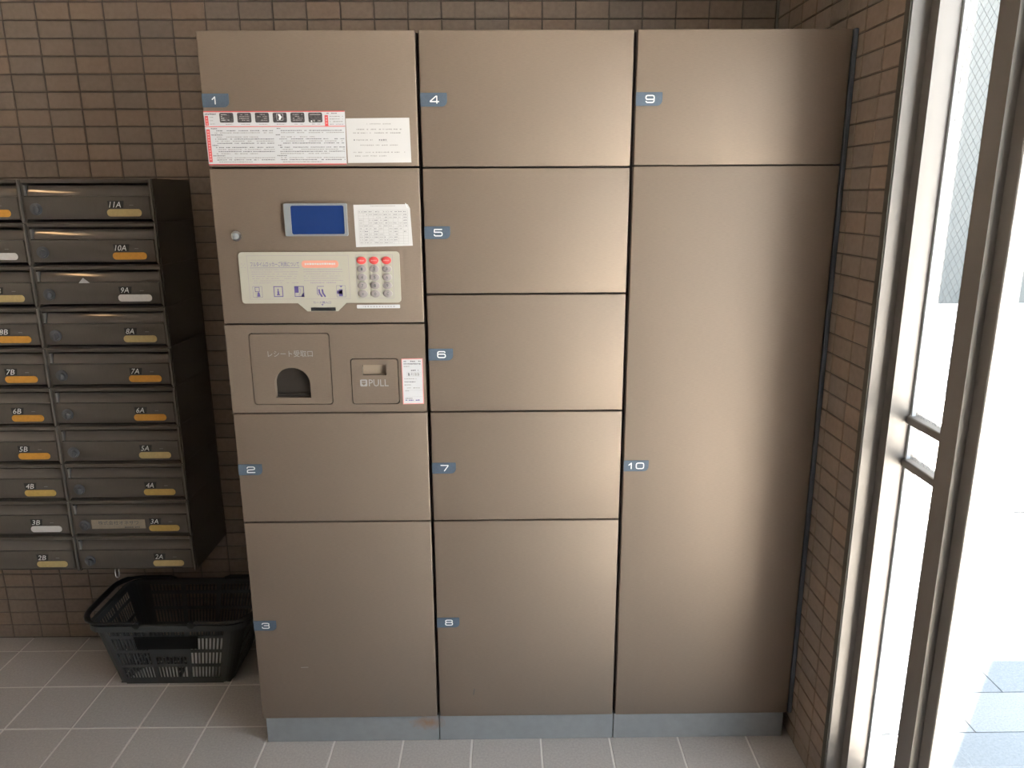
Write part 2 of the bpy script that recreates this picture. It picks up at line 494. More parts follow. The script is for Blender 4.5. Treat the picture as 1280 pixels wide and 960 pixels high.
# the wire netting cast into the glass: diamonds, one mesh
wb = MB()
def wire(y0, z0, y1, z1):
    wb.tube([(XG + .0034, y0, z0), (XG + .0034, y1, z1)], .00035, 3)
ya, yb_ = -.458, -.2626
for z0, z1 in ((.09, .938), (.957, 1.0385), (1.0575, 2.08)):
    st = .024
    k = -20
    while True:
        zz = z0 + k * st; k += 1
        if zz > z1 + .25: break
        for sg in (1, -1):
            za = zz if sg > 0 else zz + (yb_ - ya) * 1.05
            zb = zz + (yb_ - ya) * 1.05 if sg > 0 else zz
            lo, hi = (z0, z1)
            t0, t1 = 0., 1.
            dz = zb - za
            ta = (lo - za) / dz; tb = (hi - za) / dz
            t0 = max(t0, min(ta, tb)); t1 = min(t1, max(ta, tb))
            if t1 - t0 < .02: continue
            wire(ya + (yb_ - ya) * t0, za + dz * t0, ya + (yb_ - ya) * t1, za + dz * t1)
tag(wb.build('wire_netting', M['wire'], win), kind='stuff')

# entrance door leaf
dr = tag(empty('door_1', (1.60, -.86, 0)), kind='structure')
MB().rbox(1.580, 1.615, -.5510, -.5145, .012, 2.13, .002, 1).build('stile', M['alu'], dr)
MB().rbox(1.580, 1.615, -1.213, -1.1765, .012, 2.13, .002, 1).build('stile', M['alu'], dr)
MB().rbox(1.580, 1.615, -1.1765, -.5510, 2.06, 2.13, .002, 1).build('top_rail', M['alu'], dr)
MB().rbox(1.580, 1.615, -1.1765, -.5510, .012, .10, .002, 1).build('bottom_rail', M['alu'], dr)
MB().box(1.594, 1.602, -1.1765, -.5510, .10, 2.06).build('glass_pane', M['glass'], dr)
hb = MB().tube([(1.550, -1.14, .85), (1.550, -1.14, 1.25)], .011, 10)
hb.tube([(1.550, -1.14, .88), (1.585, -1.18, .88)], .006, 8).tube([(1.550, -1.14, 1.22), (1.585, -1.18, 1.22)], .006, 8)
hb.build('handle', M['chrome'], dr, 40)
w2 = tag(empty('window_2', (XG, -1.42, 0)), kind='structure')
MB().box(XA, XA + .0746, -1.271, -1.215, 0, ZT).build('mullion', M['alu'], w2)
MB().box(XA, XA + .0746, YE + .001, YE + .04, 0, ZT).build('jamb', M['alu'], w2)
MB().box(XA, XA + .0746, YE + .04, -1.271, 2.08, ZT).build('head_rail', M['alu'], w2)
MB().box(XA, XA + .0746, YE + .04, -1.271, 0, .09).build('bottom_rail', M['alu'], w2)
MB().box(XG, XG + .0068, YE + .04, -1.271, .09, 2.08).build('glass_pane', M['glass'], w2)
tag(MB().box(XA, XA + .0746, -1.215, -.514, 2.13, ZT).build('trim_3', M['alu']), kind='structure')
tag(MB().box(XA - .02, XA + .0746, -1.215, -.514, -.0015, .008).build('trim_4', M['alu']), kind='structure')

# outside: pale paving, bluish where an unseen slab added overhead shades it
ground = tag(MB().box(XR + .111, 16, -14, 16, -.20, -.026).build('exterior_ground', M['pave']), kind='structure')
def prism(poly, z0, z1, m, name, parent):
    b = MB().plate(poly, [], 0, 1)
    b.v = [(x, z, z0 + y * (z1 - z0)) for x, y, z in b.v]
    return b.build(name, m, parent)
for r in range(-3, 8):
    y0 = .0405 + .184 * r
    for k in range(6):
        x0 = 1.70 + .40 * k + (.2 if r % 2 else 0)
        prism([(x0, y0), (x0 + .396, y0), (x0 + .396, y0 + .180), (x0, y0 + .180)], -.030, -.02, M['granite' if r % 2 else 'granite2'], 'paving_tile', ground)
prism([(3.26, 1.625), (3.90, 1.625), (3.90, 2.0), (3.50, 2.0)], -.030, -.019, M['dark_slab'], 'ground_slab', ground)  # plain dark blue-grey slab laid flat on the ground outside
tag(MB().box(1.8, 15, 9.0, 9.3, -.026, 6.5).build('exterior_wall', M['facade']), kind='structure')
HP = 2.95       # unseen slab added to cast the shade: same outline, moved up towards the sun
ox, oy = [(HP + .02) / math.tan(SUN_EL) * q for q in (math.cos(SUN_AZ), math.sin(SUN_AZ))]
def diag(y): return 1.9225 + (y + .1027) * (2.3643 - 1.9225) / (.4084 + .1027)
shade = [(diag(-.30), -.30), (5.2, -.30), (5.2, .4084), (diag(.4084), .4084)]
shade_slab = prism([(x + ox, y + oy) for x, y in shade], HP, HP + .12, M['pave'], 'shade_caster', None)
tag(shade_slab, kind='structure')

# ceiling lamp behind the left of the camera: its warm glow shows in the mailbox flaps
lamp = tag(empty('ceiling_lamp', (-1.32, -.66, ZC)), 'long warm ceiling light in front of the mailboxes', 'lamp')
MB().rbox(-1.385, -1.255, -.90, -.40, ZC - .045, ZC - .0005, .006, 2).build('housing', M['lamp_rim'], lamp, 40)
MB().rbox(-1.365, -1.275, -.87, -.43, ZC - .062, ZC - .0445, .008, 2).build('diffuser', M['lamp'], lamp, 40)

# ------------------------------------------------------------------ parcel lockers
DIG = {  # wide rounded numerals on a 1 x .8 field
 '1': [[(.08, .52), (.40, .80), (.40, 0)]],
 '2': [[(0, .58), (.03, .72), (.16, .80), (.84, .80), (.97, .72), (1, .60), (.97, .48), (.84, .42), (.16, .38), (.03, .30), (0, .2), (0, 0), (1, 0)]],
 '3': [[(.02, .62), (.05, .74), (.18, .80), (.82, .80), (.96, .73), (.98, .62), (.95, .49), (.82, .42), (.3, .42)], [(.82, .42), (.96, .35), (1, .2), (.96, .06), (.82, 0), (.18, 0), (.04, .06), (0, .18)]],
 '4': [[(.78, 0), (.78, .80), (.68, .80), (0, .24), (0, .18), (1, .18)]],
 '5': [[(.95, .80), (.05, .80), (.02, .46), (.82, .46), (.96, .40), (1, .24), (.96, .06), (.82, 0), (.16, 0), (.03, .07), (0, .16)]],
 '6': [[(.95, .70), (.84, .80), (.18, .80), (.04, .72), (0, .6), (0, .18), (.04, .06), (.18, 0), (.82, 0), (.96, .06), (1, .22), (.96, .40), (.82, .46), (.02, .46)]],
 '7': [[(0, .80), (.95, .80), (.95, .70), (.45, 0)]],
 '8': [[(.18, .43), (.05, .5), (.03, .62), (.06, .74), (.2, .80), (.8, .80), (.94, .74), (.97, .62), (.95, .5), (.82, .43), (.18, .43), (.04, .36), (0, .2), (.04, .06), (.18, 0), (.82, 0), (.96, .06), (1, .2), (.96, .36), (.82, .43)]],
 '9': [[(.03, .12), (.16, 0), (.82, 0), (.96, .08), (1, .2), (1, .62), (.96, .74), (.82, .80), (.18, .80), (.04, .74), (0, .58), (.04, .42), (.18, .35), (.98, .35)]],
 '0': [[(.2, 0), (.8, 0), (.96, .08), (1, .24), (1, .56), (.96, .72), (.8, .80), (.2, .80), (.04, .72), (0, .56), (0, .24), (.04, .08), (.2, 0)]],
}
def number_plate(num, x0, zc, door):
    w = .0625 if num != '10' else .066
    b = MB().plate(rrect(x0 + .0003, x0 + w, zc - .0152, zc + .0152, (.0, .013, .0015, .0), 6), [], -.0012, .0004, 0)
    s = .0185
    spots = {'1': [(x0 + .0225, '1')], '10': [(x0 + .0125, '1'), (x0 + .0335, '0')]}.get(num, [(x0 + .0235, num)])
    for dx, ch in spots:
        for st in DIG[ch]: b.ribbon([(dx + px * .0195, zc - .0076 + pz * .0192) for px, pz in st], .0027, -.0014, 1)
    b.build('number_plate', [M['tag'], M['white_print']], door)

def hinge_line(): pass
GX = .0041     # half the gap between two columns
def locker(i, label):
    root = tag(empty('parcel_locker', (i * W, 0, 0)), label, 'locker', 'parcel locker units')
    x0, x1 = i * W, (i + 1) * W
    MB().box(x0 + .001, x1 - .001 - (.012 if i == 2 else 0), .021, YB - .008, .0842, H - .002).build('carcass', M['carcass'], root)
    MB().rbox(x0 + (.006 if i == 0 else .0012), x1 - (.0012 if i < 2 else .010), .0086, YB - .01, 0.0, .0845, .0012, 1).build('plinth', M['plinth'], root)
    return root
def door(root, i, z0, z1, gap=.0020, g0=GX, g1=GX):
    x0, x1 = i * W + g0, (i + 1) * W - g1
    b = MB().rbox(x0, x1, 0, .0205, z0 + gap, z1 - gap, .0028, 3)
    return b.build('door', M['bronze'], root, 35)

lk1 = locker(0, 'left bronze parcel locker unit with the blue screen and keypad')
lk2 = locker(1, 'middle bronze parcel locker unit with five doors numbered 4 to 8')
lk3 = locker(2, 'right bronze parcel locker unit with one tall door, beside the window')
number_plate('1', 0.0008, 1.757, door(lk1, 0, 1.6061, H + .002, g0=.0006))
number_plate('2', 0.0008, .844, door(lk1, 0, .6933, .9975, g0=.0006))
number_plate('3', 0.0008, .385, door(lk1, 0, ZD - .001, .6933, g0=.0006))
for num, z0, z1, zc in (('4', 1.6047, H + .002, 1.757), ('5', 1.3014, 1.6047, 1.452), ('6', .9975, 1.3014, 1.149), ('7', .6936, .9975, .844), ('8', ZD - .001, .6936, .389)):
    number_plate(num, W + GX, zc, door(lk2, 1, z0, z1))
number_plate('9', 2 * W + GX, 1.757, door(lk3, 2, 1.6068, H + .002, .0012, g1=.0035))
number_plate('10', 2 * W + GX, .846, door(lk3, 2, ZD - .001, 1.6068, .0012, g1=.0035))
MB().rbox(1.5128, XR - TD - .0008, -.0015, .05, ZD, H + .002, .002, 1).build('side_filler', M['slate'], lk3)
# small scratches on the lower doors
sb = MB().ribbon([(.1225, .252), (.142, .2525)], .0013, -.0004)
tag(sb.build('scuff', M['lettering'], lk1), 'pale scuff mark near the bottom of the lowest left door')
sb = MB().ribbon([(.606, .157), (.609, .176)], .0014, -.0004)
tag(sb.build('scratch', M['slate'], lk2), 'short dark scratch at the bottom of door 8')

# ---- control panel of the left unit
cp = door(lk1, 0, 1.2292, 1.6061, g0=.0006); cp.name = 'control_panel'; cp.data.name = 'control_panel'
dsp = MB().plate(rrect(.1727, .3238, 1.4455, 1.5228, .0035), [rrect(.1885, .3165, 1.4500, 1.5178, .004)], -.007, .0005)
dsp = dsp.build('display_bezel', M['bezel'], lk1, 30)
MB().plate(rrect(.1878, .3172, 1.4493, 1.5185, .004), [], -.0046, -.0005).build('screen', M['lcd'], dsp)
kl = MB().disc(.0525, 1.4466, .0125, .0125, -.005, .0005, 24, 0, .0012).build('key_lock', M['chrome'], lk1, 40)
MB().disc(.0525, 1.4466, .0075, .0075, -.0078, -.005, 20, 0, .0006).box(.0519, .0531, -.0092, -.0086, 1.4426, 1.4506).build('lock_core', M['bezel'], kl, 40)

# operation plate: cream, rounded, with the card slot tongue below
pl = rrect(.0520, .4455, 1.2820, 1.4075, .0085)
bl_end = 6
tongue = [(.1895, 1.2820), (.2120, 1.2616), (.2880, 1.2616), (.3095, 1.2820)]
outline = pl[:bl_end] + tongue + pl[bl_end:]
op = MB().plate(outline, [], -.0030, .0005).build('operation_plate', M['cream'], lk1)
pb = MB()
yp = -.0033
pb.frame(.0722, .3205, 1.2922, 1.3995, .0007, yp, 0)
pb.frame(.3376, .4288, 1.2930, 1.4000, .0008, yp, 0)
pb.text('フルタイムロッカーご利用について', .0800, .1990, 1.3722, 1.3842, yp, 1)
pb.rect(.0785, .1995, 1.3693, 1.3700, yp, 1)
pb.dashes(.083, .118, 1.3885, .0010, yp, 0)
pb.plate(rrect(.2055, .2955, 1.3690, 1.3870, .0075), [], yp - .0002, yp + .0004, 2)
pb.dashes(.213, .288, 1.3785, .0050, yp - .0004, 3, .003, .006, .0012, 1)
for k in range(7): pb.dashes(.0800 + .0006 * k, (.195 if k not in (0, 5) else .16), 1.3650 - k * .0054, .0016, yp, 0)
for k in range(6): pb.dashes(.2085, .305 - .012 * (k == 4), 1.3650 - k * .0054, .0016, yp, 0)
pb.dashes(.224, .287, 1.3325, .0036, yp, 4, .002, .004, .0012)
for dx, dz in ((.0585, 1.3795), (.0665, 1.3795), (.0625, 1.3750), (.0585, 1.3705), (.0665, 1.3705)):
    pb.add([(dx + math.cos(a * math.pi / 4) * .0011, yp, dz + math.sin(a * math.pi / 4) * .0011) for a in range(8)], [tuple(range(8))], 4)
# pictograms
z0, z1 = 1.2990, 1.3235
pb.frame(.0808, .1040, z0 - .002, z1 + .001, .0006, yp, 1); pb.frame(.0860, .0975, z0 + .012, z1 - .001, .0012, yp, 1)
pb.add([(.0905, yp, z0), (.0985, yp, z0), (.0970, yp, z0 + .009), (.0945, yp, z0 + .012), (.0920, yp, z0 + .009)], [(0, 1, 2, 3, 4)], 1)
pb.frame(.1320, .1550, z0 - .001, z1 + .001, .0019, yp, 1)
pb.rect(.1392, .1468, z0 + .003, z0 + .006, yp, 1); pb.rect(.1406, .1454, z0 + .006, z0 + .013, yp, 1); pb.rect(.1418, .1442, z0 + .013, z0 + .019, yp, 1)
pb.frame(.1832, .2068, z0 - .001, z1 + .001, .0016, yp, 1); pb.rect(.1845, .1935, z0 + .009, z1, yp, 1)
pb.add([(.2065, yp, z0 - .001), (.1990, yp, z0 - .001), (.2025, yp, z0 + .006), (.2065, yp, z0 + .010)], [(0, 1, 2, 3)], 1)
pb.ribbon([(.1940, z0 + .004), (.1975, z0 + .009), (.1985, z0 + .016), (.1960, z0 + .020)], .0022, yp, 4)
pb.ribbon([(.2400, z1), (.2560, z1)], .0014, yp, 1); pb.ribbon([(.2395, z1 - .003), (.2395, z0 + .006), (.2425, z0 + .003)], .0014, yp, 1)
for dx in (0, .0080): pb.ribbon([(.2440 + dx, z0 + .016), (.2450 + dx, z0 + .008), (.2500 + dx, z0)], .0042, yp, 1)
pb.frame(.2870, .3095, z0 - .002, z1 + .002, .0006, yp, 1); pb.rect(.2880, .3010, z0 + .006, z0 + .014, yp, 1)
pb.rect(.2925, .3020, z0, z0 + .017, yp, 1); pb.add([(.2945, yp, z1 + .001), (.3025, yp, z1 + .001), (.2985, yp, z1 - .003)], [(0, 1, 2)], 1)
pb.text('カード挿入口', .2275, .2715, 1.2805, 1.2868, yp, 1)
pb.add([(.2470, yp, 1.2795), (.2530, yp, 1.2795), (.2500, yp, 1.2755)], [(0, 1, 2)], 1)
pb.build('print', [M['mauve'], M['purple'], M['salmon'], M['paper'], M['mauve']], op)
MB().box(.2210, .2822, -.0036, -.0028, 1.2625, 1.2712).build('card_slot', M['black'], op)
keys = ['', '', '', '1', '2', '3', '4', '5', '6', '7', '8', '9', '*', '0', 'C']
for r in range(5):
    for c in range(3):
        kx = .3523 + c * .0306; kz = 1.3863 - r * .02045
        kb = MB().disc(kx, kz, .0117, .0088 if r else .0092, -.0052, -.0025, 22, 0, .0012)
        t = keys[r * 3 + c]
        if t: kb.text(t, kx - .0024, kx + .0024, kz - .0036, kz + .0036, -.0069, 1)
        else: kb.dashes(kx - .0070, kx + .0070, kz, .0034, -.0069, 1, .0024, .0036, .0009, 1)
        kb.build('key', [M['keyred'], M['pink']] if r == 0 else [M['key'], M['slate']], op, 40)

# ---- receipt panel: sheet with two openings, receipt flap with an arched slot, pull hatch
rp_out = [(.0006, .9995), (W - GX, .9995), (W - GX, 1.2272), (.0006, 1.2272)]
rp = MB().plate(rp_out, [rrect(.0582, .2612, 1.0198, 1.2068, .0085)[::-1], rrect(.3098, .4315, 1.0196, 1.1405, .0085)[::-1]], 0, .0185)
rp = rp.build('receipt_panel', M['bronze'], lk1)
arch = [(.1150, 1.0385), (.2052, 1.0385), (.2052, 1.0760)] + [(.1601 + .0451 * math.cos(math.radians(a)), 1.0760 + .0415 * math.sin(math.radians(a))) for a in range(10, 180, 10)] + [(.1150, 1.0760)]
MB().plate(rrect(.0604, .2590, 1.0220, 1.2046, .0072), [arch[::-1]], -.0010, .0160).build('receipt_flap', M['bronze'], rp)
rb = MB().text('レシート受取口', .1035, .2165, 1.1455, 1.1622, -.0014, 0)
rb.build('lettering', M['lettering'], rp)
rs = MB().box(.1105, .2100, .0165, .0195, 1.034, 1.122)
rs.box(.1185, .2020, .009, .0165, 1.0400, 1.0475)
tag(rs.build('receipt_slot', M['slot'], rp), 'dark arched receipt slot')
rc = rrect(.3400, .4000, 1.0970, 1.1232, .002)
MB().plate(rrect(.3120, .4293, 1.0218, 1.1383, .0072), [rc[::-1]], -.0010, .0160).build('pull_hatch', M['bronze'], rp)
hb = MB().box(.3380, .4020, .0105, .0125, 1.0950, 1.1250)
tag(hb.build('finger_recess', M['hatch_in'], rp), 'lighter finger recess')
lt = MB().plate(rrect(.3325, .3505, 1.0675, 1.0855, .003), [], -.0013, -.0009, 0)
lt.plate([(.3365, 1.0775), (.3465, 1.0775), (.3465, 1.0745), (.3415, 1.0700), (.3365, 1.0745)], [], -.0016, -.0012, 1)
lt.rect(.3365, .3465, 1.0790, 1.0825, -.0016, 1)
lt.text('PULL', .3545, .4045, 1.0675, 1.0855, -.0014, 0)
lt.build('lettering', [M['lettering'], M['bronze']], rp)

# ------------------------------------------------------------------ papers and stickers on the left unit
def sheet(name, pts, y0, m, parent): return MB().plate(pts, [], y0, -.0001).build(name, m, parent)
s1 = tag(empty('instruction_sign', (.165, 0, 1.613)), 'wide white instruction sign with red borders and six dark pictures, on door 1', 'sign')
sheet('sheet', [(.0022, 1.6125), (.3290, 1.6130), (.3310, 1.7330), (.0010, 1.7336)], -.0008, M['sheet'], s1)
b = MB(); y = -.0010
b.rect(.0022, .3290, 1.6126, 1.6148, y, 0); b.rect(.0010, .3308, 1.7312, 1.7334, y, 0); b.rect(.0016, .3300, 1.6982, 1.6998, y, 0)
for x0, x1, za, zb_ in ((.0036, .0112, 1.7014, 1.7230), (.0040, .0122, 1.6190, 1.6930), (.2832, .2912, 1.7000, 1.7238)):
    b.rect(x0, x1, za, zb_, y, 0)
    zz = zb_ - .005
    while zz > za + .002:
        b.rect(x0 + .002, x1 - .002, zz - .0022, zz + .0015, y - .0001, 3); zz -= .0062
b.dashes(.004, .030, 1.7268, .0036, y, 1, .002, .004)
for k in range(3): b.dashes(.0145, .026, 1.7200 - .0075 * k, .0018, y, 2)
for k in range(4): b.dashes(.2945, .3265, 1.7210 - .0058 * k, .0022, y, 2)
b.dashes(.288, .312, 1.7278, .0028, y, 1)
for k in range(6): b.dashes(.046 + .0413 * k, .066 + .0413 * k, 1.7040, .0020, y, 2)
for cx0, cx1 in ((.0150, .1610), (.1660, .3265)):
    for k in range(17):
        zz = 1.6945 - k * .0047
        if k in (0, 3, 8, 13): b.dashes(cx0, cx0 + random.uniform(.012, .028), zz, .0026, y, 1, .002, .004)
        else: b.dashes(cx0 + .008 + .004 * (k % 3 == 1), cx1 - (0 if k % 4 else random.uniform(.02, .07)), zz, .0022, y, 1 if k % 2 else 2)
b.build('print', [M['red'], M['ink'], M['ink_light'], M['pink']], s1)
for k in range(6):
    x0 = .0378 + k * .0415
    p = MB().plate(rrect(x0, x0 + .0325, 1.7078, 1.7297, .003, 3), [], -.0014, -.0007, 0)
    rnd = random.Random(k)
    yy = -.0016
    if k == 0:
        for q in range(4): p.dashes(x0 + .004, x0 + .017 + .002 * q, 1.7255 - q * .0040, .0013, yy, 1, rnd=rnd)
    elif k == 3:
        p.frame(x0 + .009, x0 + .024, 1.7125, 1.7275, .0006, yy, 1)
        p.add([(x0 + .012, yy, 1.726), (x0 + .017, yy, 1.726), (x0 + .0215, yy, 1.720), (x0 + .017, yy, 1.7135), (x0 + .013, yy, 1.7145), (x0 + .015, yy, 1.720)], [(0, 1, 2, 3, 4, 5)], 1)
    elif k == 5:
        p.rect(x0 + .004, x0 + .029, 1.7240, 1.7262, yy, 2)
        p.disc(x0 + .007, 1.7105, .0020, .0018, yy, yy + .0003, 10, 1); p.dashes(x0 + .011, x0 + .028, 1.7115, .004, yy, 2, rnd=rnd)
    else:
        for q in range(4): p.dashes(x0 + .005, x0 + .028, 1.7255 - q * .0042, .0022, yy, 2, rnd=rnd, fill=.6)
    p.build('picture', [M['photo'], M['white_print'], M['key']], s1)

s2 = tag(empty('paper_notice', (.407, 0, 1.616)), 'plain off-white paper notice with faint typed lines, right of the red-bordered sign', 'paper')
sheet('sheet', [(.3322, 1.6158), (.4828, 1.6166), (.4812, 1.7176), (.3322, 1.7164)], -.0006, M['paper'], s2)
b = MB(); y = -.0008
b.dashes(.377, .438, 1.7040, .0024, y, 0, .001, .004)
b.dashes(.348, .462, 1.6918, .0028, y, 0, .001, .005, fill=.7); b.dashes(.348, .465, 1.6838, .0028, y, 0, .001, .005, fill=.7)
b.plate([(.3480, 1.6680), (.3500, 1.6660), (.3520, 1.6680), (.3500, 1.6700)], [], y, y + .0001, 1)
b.dashes(.355, .393, 1.6680, .0034, y, 0, .001, .004, .002); b.dashes(.408, .428, 1.6680, .0040, y, 1, .002, .004, .002); b.rect(.407, .429, 1.6640, 1.6645, y, 0)
b.dashes(.360, .452, 1.6562, .0028, y, 0, .001, .004, .0014, .75)
b.dashes(.346, .473, 1.6400, .0028, y, 0, .001, .004, .0014, .8); b.dashes(.350, .425, 1.6318, .0026, y, 0, .001, .004, .0014, .8)
b.build('print', [M['ink_light'], M['ink']], s2)

s3 = tag(empty('code_table', (.41, 0, 1.42)), 'white sheet printed with a fine table, right of the blue screen', 'paper')
sheet('sheet', [(.3405, 1.4184), (.4790, 1.4212), (.4752, 1.5100), (.4700, 1.5200), (.3392, 1.5192)], -.0006, M['paper'], s3)
b = MB(); y = -.0008
b.dashes(.380, .440, 1.5160, .0020, y, 0, .001, .004)
for k in range(13): b.rect(.3500, .4690, 1.4255 + k * .0067, 1.4259 + k * .0067, y, 0)
for k in range(11): b.rect(.3500 + k * .0119, .3504 + k * .0119, 1.4255, 1.5060, y, 0)
for k in range(12):
    for q in range(10):
        if (q >= 8 and k < 4) or random.random() < .18: continue
        b.dashes(.3518 + q * .0119, .3600 + q * .0119, 1.4288 + k * .0067, .0024, y, 1 if k == 11 or q % 2 else 0, .001, .0025)
b.build('print', [M['ink_light'], M['ink']], s3)
MB().add([(.4640, -.0010, 1.5225), (.4660, -.0010, 1.5225), (.4700, -.0010, 1.5110), (.4688, -.0010, 1.5108)], [(0, 1, 2, 3)]).build('tape', M['white_print'], s3)

s4 = tag(empty('label_strip', (.388, 0, 1.268)), 'narrow white label strip just below the keypad', 'label')
MB().plate(rrect(.3345, .4418, 1.2678, 1.2768, .0015, 2), [], -.0008, -.0001).build('sheet', M['sheet'], s4)
b = MB()
for k in range(12): b.dashes(.347 + k * .0071, .3512 + k * .0071, 1.2723, .0038, -.0010, 0, .002, .004)
b.build('print', M['ink_light'], s4)

s5 = tag(empty('warning_sticker', (.467, 0, 1.0195)), 'tall white sticker with a red edge beside the pull hatch', 'sticker')
MB().plate([(.4395, 1.0190), (.4932, 1.0200), (.4935, 1.1395), (.4395, 1.1388)], [], -.0006, -.0001).build('border', M['pink'], s5)
MB().plate([(.4415, 1.0215), (.4912, 1.0222), (.4915, 1.1374), (.4415, 1.1368)], [], -.0009, -.0004).build('sheet', M['sheet'], s5)
b = MB(); y = -.0011
b.dashes(.445, .488, 1.1320, .0036, y, 0, .002, .004, .001); b.dashes(.445, .489, 1.1255, .0036, y, 0, .002, .004, .001)
b.dashes(.445, .460, 1.1190, .0026, y, 1); b.dashes(.463, .482, 1.1085, .0034, y, 0, .002, .004)
for k, (dx, mm) in enumerate(((.455, 0), (.464, 0), (.472, 1), (.479, 1))): b.dashes(dx, dx + .005, 1.0980, .0090, y, mm, .0015, .003, .0005)
b.frame(.452, .488, 1.0920, 1.1040, .0004, y, 1)
for k, x1 in enumerate((.476, .474, .462, .484)): b.dashes(.445, x1, 1.0865 - k * .0080, .0026, y, 0 if k == 1 else 1)
b.rect(.447, .490, 1.0563, 1.0567, y, 1); b.rect(.447, .490, 1.0395, 1.0398, y, 1)
b.dashes(.446, .456, 1.0548, .0020, y, 1); b.dashes(.446, .464, 1.0350, .0026, y, 0); b.dashes(.446, .489, 1.0300, .0032, y, 2, .002, .005)
b.build('print', [M['ink'], M['ink_light'], M['purple']], s5)

# ------------------------------------------------------------------ mailboxes: two columns of ten
MH = .1191; MW = .3645; MY = .300; MX_A = -.6370; MX_B = MX_A - MW; MZ = .3980
def make_mailbox(x, z):
    root = empty('mailbox', (x, MY, z))
    yb_ = YB - .007
    b = MB(); t = .0018
    b.box(x + .0003, x + t, MY + .004, yb_, z + .0003, z + MH - .0003).box(x + MW - t, x + MW - .0003, MY + .004, yb_, z + .0003, z + MH - .0003)
    b.box(x + t, x + MW - t, MY + .004, yb_, z + MH - t, z + MH - .0003).box(x + t, x + MW - t, MY + .012, yb_, z + .0003, z + t)
    b.box(x + t, x + MW - t, yb_ - t, yb_, z + t, z + MH - t)
    b.build('body', M['mside'], root)
    f = MB().rbox(x + .0040, x + MW - .0075, MY - .002, MY + .012, z + MH - .0115, z + MH - .0010, .0015, 1)
    f.box(x + .0035, x + .0075, MY + .0005, MY + .012, z + .006, z + MH - .0115).box(x + MW - .0115, x + MW - .0080, MY + .0005, MY + .012, z + .006, z + MH - .0115)
    f.build('front_frame', M['mbody'], root)
    # slightly bulging smoked flap over the mail slot
    zt, zb_ = z + MH - .0175, z + .0735; xa, xb = x + .0160, x + MW - .0120
    n = 8; vs_ = []; fs = []
    for k in range(n + 1):
        u = k / n; zz = zb_ + (zt - zb_) * u; yy = MY + .0012 + .0115 * u - .0022 * math.sin(math.pi * (.10 + .80 * u))
        vs_ += [(xa, yy, zz), (xb, yy, zz), (xa, MY + .0170, zz), (xb, MY + .0170, zz)]
    for k in range(n):
        a = 4 * k; c = a + 4
        fs += [(a, a + 1, c + 1, c), (a + 2, c + 2, c + 3, a + 3), (a, c, c + 2, a + 2), (a + 1, a + 3, c + 3, c + 1)]
    fs += [(0, 2, 3, 1), (4 * n, 4 * n + 1, 4 * n + 3, 4 * n + 2)]
    MB().add(vs_, fs).build('flap', M['mflap'], root, 50)
    MB().box(x + .0085, x + .0140, MY - .0008, MY + .008, z + .0745, z + MH - .0170).build('hinge_strip', M['mstrip'], root)
    # lower door, leaning out a little at its foot
    MB().rbox(x + .0078, x + MW - .0118, MY - .0020, MY + .009, z + .0100, z + .0720, .0022, 2).build('door', M['mbody'], root, 35)
    # lighter upright edge on the right
    e = MB().rbox(x + MW - .0055, x + MW - .0022, MY - .0060, MY + .004, z + .0025, z + MH - .0022, .0012, 2)
    e.build('edge_trim', M['mtrim'], root, 35)
    db = MB().disc(x + .0375, z + .0380, .0168, .0168, MY - .0050, MY - .0010, 22, 0, .002).build('dial_base', M['dial'], root, 40)
    k = MB().disc(x + .0405, z + .0365, .0105, .0105, MY - .0150, MY - .0060, 18, 0, .0015)
    k.box(x + .0395, x + .0415, MY - .0185, MY - .0160, z + .0290, z + .0440)
    k.build('dial_knob', M['dial'], db, 40)
    return root

def copy_tree(o, parent=None):
    c = o.copy(); COL.objects.link(c); c.parent = parent
    for ch in o.children: copy_tree(ch, c)
    return c
proto = make_mailbox(MX_A, MZ + 9 * MH)
rows = [('11', 'cream', 'orange'), ('10', 'orange', 'white'), ('9', 'white', 'cream'), ('8', 'cream', 'orange'), ('7', 'orange', 'orange'),
        ('6', 'orange', 'orange'), ('5', 'cream', 'orange'), ('4', 'yellow', 'yellow'), ('3', 'yellow', 'white'), ('2', 'cream', 'cream')]
boxes = []
for ci, (letter, mx) in enumerate((('A', MX_A), ('B', MX_B))):
    for r, (num, ca, cb) in enumerate(rows):
        z = MZ + (9 - r) * MH
        o = proto if (ci == 0 and r == 0) else copy_tree(proto)
        o.location = (mx, MY, z)
        pc = ca if ci == 0 else cb
        side = 'right' if ci == 0 else 'left'
        lab = 'dark bronze mailbox number %s%s with %s nameplate, in the %s column' % (num, letter, pc, side)
        if ci == 1 and r < 3: lab = 'dark bronze mailbox with %s nameplate, %s in the left column' % (pc, ('topmost', 'second from the top', 'third from the top')[r])
        tag(o, lab, 'mailbox', 'mailboxes on the tiled wall')
        boxes.append((o, num + letter, pc))
